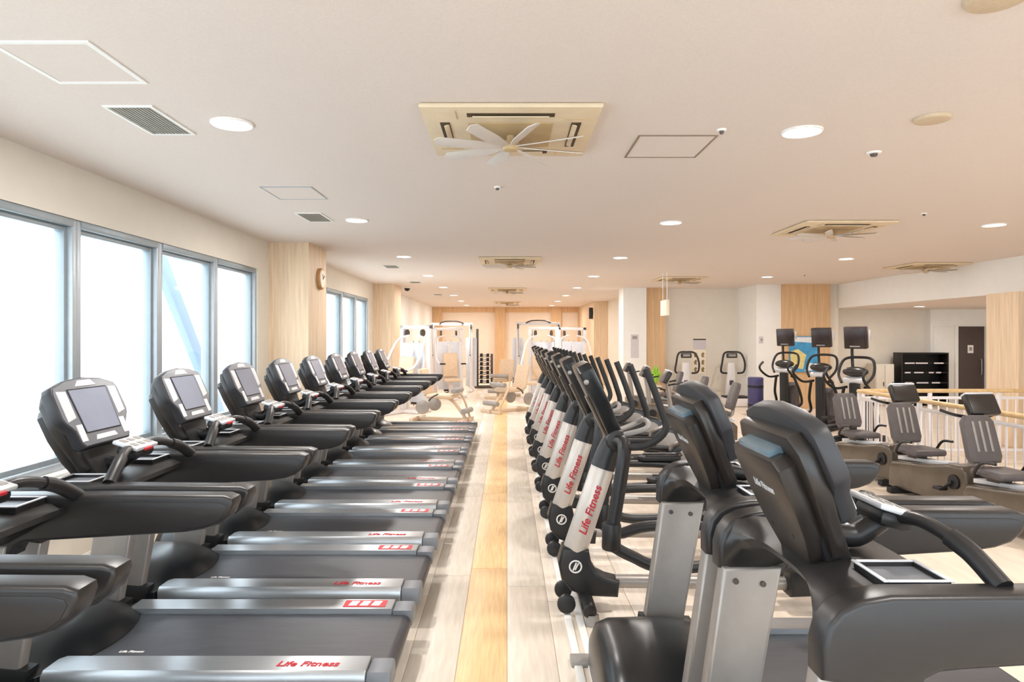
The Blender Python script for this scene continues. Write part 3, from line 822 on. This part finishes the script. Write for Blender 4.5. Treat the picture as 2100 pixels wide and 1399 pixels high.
def make_cassette():
    T = thing('air_conditioner', 'x', 'air conditioner')
    h = .49
    p = MB()
    p.prism([(-h, -h), (h, -h), (h, h), (-h, h)], ax=(1, 0, 0), ay=(0, 1, 0), an=(0, 0, -1), h0=0.001, h1=.03, bevel=.012)
    p.build('panel', 'cassette_cream', T)
    MB().bx(-.24, .24, -.24, .24, -.036, -.03, .002).build('intake_grille', 'cassette_tan', T)
    for k in range(4):
        a = k * PI / 2
        R = Matrix.Rotation(a, 4, 'Z')
        s = MB().bx(-.24, .24, -.40, -.345, -.034, -.028)
        bmesh.ops.transform(s.bm, matrix=R, verts=s.bm.verts)
        so = s.build('air_slot', 'slot_dark', T)
        v = MB().box((0, -.365, -.037), (.42, .03, .006), .001, rot=Matrix.Rotation(.4, 3, 'X'))
        bmesh.ops.transform(v.bm, matrix=R, verts=v.bm.verts)
        v.build('louvre', 'cassette_cream', so)
        c = MB().bx(-.30, -.298, -.44, -.30, -.0335, -.03)
        bmesh.ops.transform(c.bm, matrix=R, verts=c.bm.verts)
        c.build('seam', 'cassette_tan', T)
    MB().cyl((0, 0, -.03), (0, 0, -.115), .022, seg=12).cyl((0, 0, -.075), (0, 0, -.125), .055, .045, 18, .008).build('fan_hub', 'cassette_tan', T)
    me = None
    for k in range(8):
        if me is None:
            b = MB().prism([(.045, -.018), (.20, -.052), (.44, -.045), (.47, 0), (.44, .03), (.20, .028), (.045, .016)], ax=(1, 0, 0), ay=(0, .94, .34), an=(0, -.34, .94), h0=-.003, h1=.003, bevel=.001).build('fan_blade', 'fan_blade', T)
            me = b.data
        else:
            b = link('fan_blade', me, None, T)
        b.location = (0, 0, -.10)
        b.rotation_euler = (0, 0, .3 + k * PI / 4)
    return T
ac = make_cassette()
acs = [((.02, 4.10), 'cream ceiling air conditioner with fan blades over the aisle, beside the brown-framed hatch'),
       ((.04, 11.1), 'cream ceiling air conditioner with fan blades over the aisle, second of four'),
       ((.0, 17.9), 'cream ceiling air conditioner with fan blades over the aisle, third of four'),
       ((.0, 24.8), 'cream ceiling air conditioner with fan blades over the aisle, close to the far wall'),
       ((3.68, 7.75), 'cream ceiling air conditioner with fan over the cross trainers, between two downlight rows'),
       ((3.68, 14.6), 'cream ceiling air conditioner with fan in front of the beige wall'),
       ((7.3, 11.9), 'cream ceiling air conditioner with fan close to the white soffit')]
for i, ((x, y), lab) in enumerate(acs):
    o = ac if i == 0 else copy_tree(ac)
    o.location = (x, y, H)
    tag(o, lab, 'air conditioner', 'ceiling air conditioners')

def hatch(x0, x1, y0, y1, m, fw, lab):
    T = thing('ceiling_hatch', lab, 'ceiling hatch', ((x0 + x1) / 2, (y0 + y1) / 2, H), 'ceiling access hatches')
    a, b = (x1 - x0) / 2, (y1 - y0) / 2
    f = MB().bx(-a, a, -b, -b + fw, -.006, 0).bx(-a, a, b - fw, b, -.006, 0).bx(-a, -a + fw, -b + fw, b - fw, -.006, 0).bx(a - fw, a, -b + fw, b - fw, -.006, 0)
    f.build('hatch_frame', m, T)
    MB().bx(-a + fw, a - fw, -b + fw, b - fw, -.003, 0).build('hatch_panel', 'ceiling_paint', T)
hatch(-2.19, -1.755, 2.86, 3.34, 'white_paint', .024, 'square ceiling hatch with bright white frame near the window side')
hatch(-2.05, -1.62, 5.65, 6.16, 'aluminium', .008, 'square ceiling hatch with thin pale frame behind the large vent')
hatch(.81, 1.30, 4.20, 4.72, 'hatch_brown', .012, 'square ceiling hatch with brown frame beside the air conditioner')
def make_vent():
    T = thing('ceiling_vent', 'x', 'air vent')
    a, b, fw = .135, .26, .018
    MB().bx(-a, a, -b, -b + fw, -.008, 0).bx(-a, a, b - fw, b, -.008, 0).bx(-a, -a + fw, -b + fw, b - fw, -.008, 0).bx(a - fw, a, -b + fw, b - fw, -.008, 0).build('vent_frame', 'white_paint', T)
    MB().bx(-a + fw, a - fw, -b + fw, b - fw, -.002, 0).build('vent_backing', 'slot_dark', T)
    me = None
    for k in range(12):
        x = -a + fw + .010 + k * (2 * a - 2 * fw - .02) / 11
        if me is None:
            s = MB().bx(-.006, .006, -b + fw, b - fw, -.006, -.002).build('vent_slat', 'vent_grey', T)
            me = s.data
        else:
            s = link('vent_slat', me, None, T)
        s.location = (x, 0, 0)
    return T
vt = make_vent()
for i, (x, y, lab) in enumerate([(-2.04, 3.92, 'slatted grey ceiling vent next to the white-framed hatch'), (-2.0, 7.1, 'slatted grey ceiling vent by the windows, second from the white-framed hatch'),
                                 (-2.05, 12.1, 'slatted grey ceiling vent beyond the clock column'), (-2.1, 15.6, 'slatted grey ceiling vent next to the dome camera'), (-2.05, 20.2, 'slatted grey ceiling vent nearest the far wall')]):
    o = vt if i == 0 else copy_tree(vt)
    o.location = (x, y, H)
    tag(o, lab, 'air vent', 'ceiling vents')
def disc(name, px, py, r, m, lab, cat, group=None, hgt=.02):
    x, y = cx(px, py)
    T = MB().cyl((0, 0, -hgt), (0, 0, 0), r * .9, r, 24, .004).build(name, m, None, loc=(x, y, H))
    return tag(T, lab, cat, group)
sp = disc('ceiling_speaker', 1912, 241, .10, 'speaker_tan', 'round tan ceiling speaker beside the bright downlight', 'speaker', 'ceiling speakers')
sp2 = disc('ceiling_speaker', 2045, -8, .11, 'speaker_tan', 'round tan ceiling speaker above the aisle treadmills', 'speaker', 'ceiling speakers')
for i, (px, py, lab) in enumerate([(1792, 312, 'small white ceiling sensor with dark eye near the round speaker'), (1480, 265, 'tiny ceiling sprinkler next to the brown-framed hatch'),
                                   (1020, 383, 'tiny ceiling sprinkler behind the first air conditioner'), (1895, 437, 'tiny ceiling sprinkler near the railing-side downlights'), (1650, 563, 'tiny ceiling sprinkler in front of the wide wooden column')]):
    x, y = cx(px, py)
    r = .05 if i == 0 else .03
    T = thing('smoke_sensor' if i == 0 else 'sprinkler', lab, 'sensor' if i == 0 else 'sprinkler', (x, y, H), 'small ceiling fittings')
    MB().cyl((0, 0, -.012), (0, 0, 0), r * .85, r, 18, .003).build('rose', 'white_paint', T)
    MB().cyl((0, 0, -.028), (0, 0, -.012), r * .4, r * .5, 12).build('eye', 'steel_dark', T)
x, y = cx(835, 588)
T = thing('dome_camera', 'black dome security camera on the ceiling by the far window column', 'camera', (x, y, H))
MB().cyl((0, 0, -.04), (0, 0, 0), .075, seg=20, bevel=.006).build('mount', 'white_paint', T)
MB().ball((0, 0, -.05), .07, (1, 1, .9), 16).build('dome', 'soft_black', T)
# hanging sign
T = thing('hanging_sign', 'slim lit cream sign hanging from the ceiling before the beige wall', 'sign', (3.05, 13.2, 2.25))
MB().bx(-.03, .03, -.25, .25, -.15, .15, .008).build('sign_box', 'clock_face', T)
for y in (-.18, .18):
    MB().cyl((0, y, .15), (0, y, H - 2.25), .006, seg=8).build('hanger', 'white_paint', T)

# ------------------------------------------------------------------ wall fittings
T = thing('wall_clock', 'round wooden clock on the side of the window column', 'clock', (-2.62, 9.52, 2.50))
MB().cyl((.0, 0, 0), (.05, 0, 0), .15, seg=32, bevel=.012).build('clock_case', 'clock_wood', T)
fc = MB().cyl((.048, 0, 0), (.053, 0, 0), .122, seg=32).build('clock_dial', 'clock_face', T)
MB().box((.055, .0, .035), (.004, .012, .075), rot=Matrix.Rotation(.5, 3, 'X')).build('clock_hand', 'soft_black', fc)
MB().box((.057, .03, .02), (.004, .010, .10), rot=Matrix.Rotation(-1.0, 3, 'X')).build('clock_hand', 'soft_black', fc)
T = thing('wall_speaker', 'small black loudspeaker on the far wooden corner', 'speaker', (3.05, 24.25, 2.52))
MB().bx(-.14, -.02, -.1, .1, -.2, .2, .02).build('speaker_box', 'soft_black', T)
MB().bx(-.02, 0, -.04, .04, -.06, .06).build('bracket', 'steel_dark', T)
MB().cyl((-.14, 0, -.05), (-.145, 0, -.05), .07, seg=18).build('speaker_cone', 'charcoal', T)
# exercise chart
T = thing('exercise_chart', 'tall exercise chart with small figures on the beige wall', 'poster', (4.98, 17.7, 1.2))
MB().bx(-.16, .17, -.012, 0, -.46, .46).build('chart_sheet', 'clock_face', T)
MB().bx(-.16, .17, -.016, -.012, .40, .44).build('chart_title', 'steel_dark', T)
MB().bx(-.16, .17, -.016, -.012, .16, .39).build('chart_header', 'poster_lilac', T)
for r_ in range(3):
    for c_ in range(2):
        x0, z0 = -.10 + c_ * .19, .02 - r_ * .19
        MB().prism([(x0 - .03, z0 - .06), (x0 + .04, z0 - .06), (x0 + .02, z0), (x0 + .05, z0 + .03), (x0, z0 + .07), (x0 - .04, z0 + .02)], o=(0, -.012, 0), an=(0, -1, 0), h0=0, h1=.004).build('exercise_figure', 'poster_brown', T)
T = thing('blue_poster', 'blue and yellow poster on the wide wooden column', 'poster', (7.02, 16.17, 1.28))
MB().bx(-.34, .34, -.012, 0, -.42, .42).build('poster_sheet', 'poster_blue', T)
MB().prism([(-.30, -.30), (-.02, -.36), (.06, -.02), (-.14, .12), (-.32, .06)], o=(0, -.012, 0), an=(0, -1, 0), h0=0, h1=.003).build('yellow_patch', 'poster_yellow', T)
MB().prism([(.02, -.40), (.32, -.38), (.30, -.24), (.12, -.20)], o=(0, -.012, 0), an=(0, -1, 0), h0=0, h1=.003).build('white_patch', 'poster_white', T)
MB().prism([(-.30, .30), (.30, .26), (.32, .40), (-.28, .40)], o=(0, -.012, 0), an=(0, -1, 0), h0=0, h1=.003).build('white_title', 'poster_white', T)
T = thing('wall_notice', 'narrow grey notice on the white column', 'notice', (3.25, 17.4, 1.45))
MB().bx(-.10, .10, -.01, 0, -.30, .30).build('notice_sheet', 'poster_lilac', T)
MB().bx(-.06, .06, -.013, -.01, .18, .26).build('notice_heading', 'grey_plastic', T)
T = thing('wall_box', 'small grey switch box on the white wall beside the wooden column', 'switch', (6.08, 16.35, 1.62))
MB().bx(-.05, .05, -.02, 0, -.08, .08, .006).build('plate', 'poster_lilac', T)
MB().bx(-.02, .02, -.028, -.02, -.03, .03, .003).build('rocker', 'grey_plastic', T)

# ------------------------------------------------------------------ things before the far walls
def make_vibration():
    T = thing('vibration_plate', 'x', 'exercise machine')
    MB().bx(-.30, .30, -.55, .28, 0, .20, .03).build('base', 'white_metal', T)
    MB().bx(-.29, .29, -.52, .02, .20, .235, .012).build('platform', 'soft_black', T)
    MB().prism([(-.13, .20), (.13, .20), (.08, 1.05), (-.08, 1.05)], h0=.10, h1=.22, bevel=.03).build('column', 'white_metal', T)
    MB().tube([(-.13, .06, .78), (-.29, .0, .82), (-.27, -.02, 1.05), (-.20, .02, 1.28), (0, .06, 1.31), (.20, .02, 1.28), (.29, -.02, 1.05), (.27, .0, .82), (.13, .06, .78)], .024, 8).build('handle_loop', 'black_plastic', T)
    c = MB().box((0, .08, 1.22), (.26, .08, .12), .02).build('console', 'charcoal', T)
    MB().box((0, .035, 1.225), (.18, .008, .06)).build('display', 'grey_plastic', c)
    MB().bx(-.05, .05, .085, .10, .48, .60, .006).build('badge', 'steel_dark', T)
    return T
vb = make_vibration()
for i, (x, lab) in enumerate([(4.46, 'white vibration plate with black handle loop near the slim wooden column'), (5.60, 'white vibration plate with black handle loop near the white wall')]):
    o = vb if i == 0 else copy_tree(vb)
    o.location = (x + .02, 17.0, 0)
    tag(o, lab, 'exercise machine', 'vibration plates')
T = thing('mat_roll', 'navy rolled exercise mat standing on the floor by the climbers', 'mat', (5.35, 14.7, 0))
MB().cyl((0, 0, 0), (0, 0, .82), .16, seg=24, bevel=.02).build('roll', 'navy', T)
for z in (.2, .6):
    MB().cyl((0, 0, z), (0, 0, z + .05), .164, seg=24).build('strap', 'soft_black', T)
# lime plant on a stand
T = thing('potted_plant', 'lime green leafy plant in a pale pot before the slim wooden column', 'plant', (3.72, 17.1, 0))
MB().cyl((0, 0, 0), (0, 0, .48), .13, .17, 20, .01).build('pot', 'cabinet_beige', T)
rp = random.Random(5)
for k in range(22):
    a = k * 2.4
    t = rp.uniform(.15, 1)
    b = Vector((0, 0, .46)); tip = Vector((math.cos(a) * .20 * t, math.sin(a) * .16 * t, .62 + .40 * (1 - .5 * t)))
    s = Vector((-math.sin(a), math.cos(a), 0)) * .045
    me = bpy.data.meshes.new('leaf')
    mid = b.lerp(tip, .6) + Vector((0, 0, .04))
    me.from_pydata([b, mid + s, tip, mid - s, mid + Vector((0, 0, .012))], [], [(0, 1, 4), (1, 2, 4), (2, 3, 4), (3, 0, 4)])
    link('leaf', me, 'lime', T)
# lobby furniture
T = thing('shelving_unit', 'black open shelving unit with pale strips on its shelf edges by the lobby door', 'shelf', (9.66, 16.72, 0))
MB().bx(0, 1.16, .34, .36, 0, 1.30).bx(0, .03, 0, .34, 0, 1.30, .004).bx(1.13, 1.16, 0, .34, 0, 1.30, .004).bx(.03, 1.13, 0, .34, 1.27, 1.30).build('carcass', 'cabinet_black', T)
for z in (.05, .30, .55, .80, 1.03):
    MB().bx(.03, 1.13, .0, .34, z, z + .025).build('shelf_board', 'cabinet_black', T)
rt = random.Random(11)
for z in (.55, .80, 1.03):
    x = .08
    while x < 1.0:
        w_ = rt.uniform(.10, .30)
        MB().bx(x, min(x + w_, 1.1), -.006, .0, z - .004, z + .03).build('shelf_label', 'poster_lilac', T)
        x += w_ + rt.uniform(.02, .16)
T = thing('locker', 'low beige double-door cabinet beside the black shelving unit', 'cabinet', (9.05, 16.75, 0))
MB().bx(0, .46, .03, .45, 0, 1.02, .006).build('body', 'cabinet_beige', T)
for x in (.01, .235):
    d = MB().bx(x, x + .215, .01, .03, .02, 1.0, .004).build('door', 'cabinet_beige', T)
    MB().bx(x + .17, x + .19, -.005, .01, .48, .58, .003).build('handle', 'steel_dark', d)
T = thing('dark_cabinet', 'dark brown cabinet next to the wooden lobby column', 'cabinet', (12.36, 16.6, 0))
MB().bx(0, .72, .02, .45, 0, 1.24, .006).build('body', 'door_brown', T)
for x in (.01, .365):
    d = MB().bx(x, x + .345, 0, .02, .03, 1.21, .004).build('door', 'door_brown', T)
    MB().bx(x + (.30 if x < .1 else .02), x + (.32 if x < .1 else .04), -.015, 0, .6, .75, .003).build('handle', 'steel_dark', d)
tag(MB().bx(-.16, .16, -.13, .13, 0, .13, .012).bx(-.13, .13, -.134, -.128, .03, .09).build('storage_box', 'grey_plastic', None, loc=(12.66, 16.83, 1.24)), 'grey storage box on top of the dark brown cabinet', 'box')

# ------------------------------------------------------------------ strength machines
def weight_stack(T, x, y, z1=1.55, w=.30):
    m = MB()
    MB().cyl((x - .08, y, .1), (x - .08, y, z1), .011, seg=8).cyl((x + .08, y, .1), (x + .08, y, z1), .011, seg=8).build('guide_rod', 'silver_rail', T)
    me = None
    for k in range(12):
        if me is None:
            o = MB().box((0, 0, 0), (w * .8, .12, .034), .003).build('weight_plate', 'steel_dark', T)
            me = o.data
        else:
            o = link('weight_plate', me, None, T)
        o.location = (x, y, .16 + k * .038)
def make_tower(wide, high):
    T = thing('cable_machine', 'x', 'weight machine')
    h = wide / 2
    f = MB()
    for x in (-h, h):
        f.bx(x - .05, x + .05, -.05, .05, 0, high, .008).bx(x - .06, x + .06, -.5, .5, 0, .07, .01)
    f.bx(-h + .05, h - .05, -.04, .04, high - .09, high, .008)
    f.build('frame', 'white_metal', T)
    for x in (-h, h):
        MB().bx(x - .17, x + .17, .10, .14, .15, high * .78, .01).build('shroud', 'shroud', T)
        weight_stack(T, x, .22, high * .75)
        MB().cyl((x - .02, -.08, high - .12), (x + .02, -.08, high - .12), .07, seg=16).build('pulley', 'steel_dark', T)
        MB().tube([(x, -.08, high - .12), (x * .96, -.10, 1.3), (x * .95, -.10, 1.15)], .006, 6).build('cable', 'steel_dark', T)
        MB().cyl((x * .95, -.16, 1.12), (x * .95, -.04, 1.12), .018, seg=10).build('grip', 'soft_black', T)
    MB().tube([(-h * .6, -.05, high - .02), (-h * .3, -.18, high + .04), (h * .3, -.18, high + .04), (h * .6, -.05, high - .02)], .02, 8).build('pull_up_bar', 'steel_dark', T)
    return T
def make_press():
    T = thing('press_machine', 'x', 'weight machine')
    f = MB()
    f.bx(-.45, .45, -.05, .05, 0, .07, .01).bx(-.05, .05, -.75, .55, 0, .08, .01)
    f.bx(-.42, -.32, .45, .55, 0, 1.95, .01).bx(.32, .42, .45, .55, 0, 1.95, .01).bx(-.42, .42, .45, .55, 1.87, 1.95, .01)
    f.bx(-.05, .05, -.05, .05, .08, .5, .01).tube([(0, .2, .08), (0, .22, 1.0), (0, .45, 1.5)], .04, 8)
    f.build('frame', 'white_metal', T)
    MB().bx(-.30, .30, .40, .44, .2, 1.55, .012).build('shroud', 'shroud', T)
    MB().bx(-.24, .24, -.35, .05, .46, .54, .03).build('seat', 'tan_pad', T)
    MB().box((0, .14, .90), (.42, .09, .68), .04, rot=Matrix.Rotation(-.14, 3, 'X'), seg=3).build('backrest', 'tan_pad', T)
    weight_stack(T, 0, .52, 1.6)
    for sv in (-1, 1):
        MB().tube([(sv * .12, .40, 1.72), (sv * .38, .30, 1.60), (sv * .42, -.05, 1.10), (sv * .36, -.30, .95)], .026, 8).build('press_arm', 'white_metal', T)
        MB().cyl((sv * .36, -.28, .95), (sv * .22, -.36, .95), .022, seg=10).build('grip', 'soft_black', T)
        MB().cyl((sv * .20, .46, 1.78), (sv * .24, .46, 1.78), .08, seg=16).build('pulley', 'steel_dark', T)
    return T
def make_leg():
    T = thing('leg_machine', 'x', 'weight machine')
    f = MB()
    f.bx(-.05, .05, -.6, .6, 0, .07, .01).bx(-.35, .35, -.55, -.47, 0, .07, .01).bx(-.35, .35, .50, .58, 0, .07, .01)
    f.tube([(0, -.5, .05), (0, -.15, .45), (0, .35, .50), (0, .5, .9)], .035, 8).tube([(.25, -.5, .05), (.30, -.3, .5), (.1, -.1, .55)], .025, 8)
    f.build('frame', 'tan_pad', T)
    MB().box((0, .0, .50), (.44, .55, .09), .035, seg=3).build('seat', 'tan_pad', T)
    MB().box((0, .36, .78), (.42, .09, .55), .035, rot=Matrix.Rotation(-.25, 3, 'X'), seg=3).build('backrest', 'tan_pad', T)
    for z, y in ((.62, -.32), (.22, -.52)):
        MB().cyl((-.25, y, z), (.25, y, z), .055, seg=14, bevel=.012).build('roller_pad', 'grey_plastic', T)
    for sv in (-1, 1):
        MB().tube([(sv * .24, .2, .42), (sv * .30, .1, .50), (sv * .30, -.02, .56)], .016, 8).build('side_grip', 'steel_dark', T)
        MB().cyl((sv * .30, .30, .30), (sv * .36, .30, .30), .14, seg=18, bevel=.01).build('weight_disc', 'silver_paint', T)
    return T
tw = make_tower(1.2, 2.12)
pm = make_press()
lg = make_leg()
place = [
    (tw, -1.72, 21.2, .0, 'white twin cable machine with overhead bar in front of the far wooden wall'),
    (tw, .92, 20.2, .0, 'white twin cable machine near the far wall, behind the cross trainers'),
    (pm, -2.33, 15.2, -.5, 'white press machine with tan seat standing by the far window column'),
    (pm, -1.55, 18.9, .25, 'white press machine with tan seat between the column and the cable machine'),
    (pm, 1.9, 18.6, .2, 'white press machine with tan backrest nearest the white column'),
    (pm, .80, 17.6, -.35, 'white press machine with tan backrest at the aisle end of the cross trainers'),
    (lg, -1.30, 13.75, 1.3, 'low tan leg machine behind the last window treadmill'),
    (lg, .05, 15.4, -.9, 'low tan leg machine at the aisle end of the cross trainers'),
    (lg, -.12, 18.9, -.3, 'low tan leg machine in front of the dumbbell tower, deeper in the room'),
]
used = set()
for src, x, y, rz, lab in place:
    o = src if src.name not in used else copy_tree(src)
    used.add(src.name)
    o.location = (x, y, 0)
    o.rotation_euler = (0, 0, rz)
    tag(o, lab, 'weight machine', 'strength machines')
# dumbbell tower
T = thing('dumbbell_rack', 'dark upright dumbbell tower in the middle of the far area', 'dumbbell rack', (-.75, 22.7, 0))
MB().bx(-.32, .32, -.32, .32, 0, .06, .01).build('base', 'steel_dark', T)
MB().bx(-.28, -.20, -.05, .05, .06, 1.95, .01).bx(.20, .28, -.05, .05, .06, 1.12, .01).build('post', 'steel_dark', T)
for k in range(7):
    MB().bx(-.20, .20, -.06, .06, .14 + k * .145, .16 + k * .145, .004).build('cradle', 'grey_plastic', T)
db = None
for k in range(7):
    for sv in (-1, 1):
        z = .16 + k * .145 + .05
        if db is None:
            d = thing('dumbbell', 'x', 'dumbbell')
            MB().cyl((-.07, 0, 0), (.07, 0, 0), .016, seg=10).build('handle', 'silver_rail', d)
            for s2 in (-1, 1):
                MB().cyl((s2 * .06, 0, 0), (s2 * .15, 0, 0), .05, seg=12, bevel=.008).build('weight_head', 'cabinet_black', d)
            db = d
            o = d
        else:
            o = copy_tree(db)
        o.location = (-.75, 22.7 + sv * .115, z)
        tag(o, 'black dumbbell on the tower rack, %s tier, facing the %s' % (ORD[k], 'aisle' if sv < 0 else 'far wall'), 'dumbbell', 'dumbbells on the tower rack')
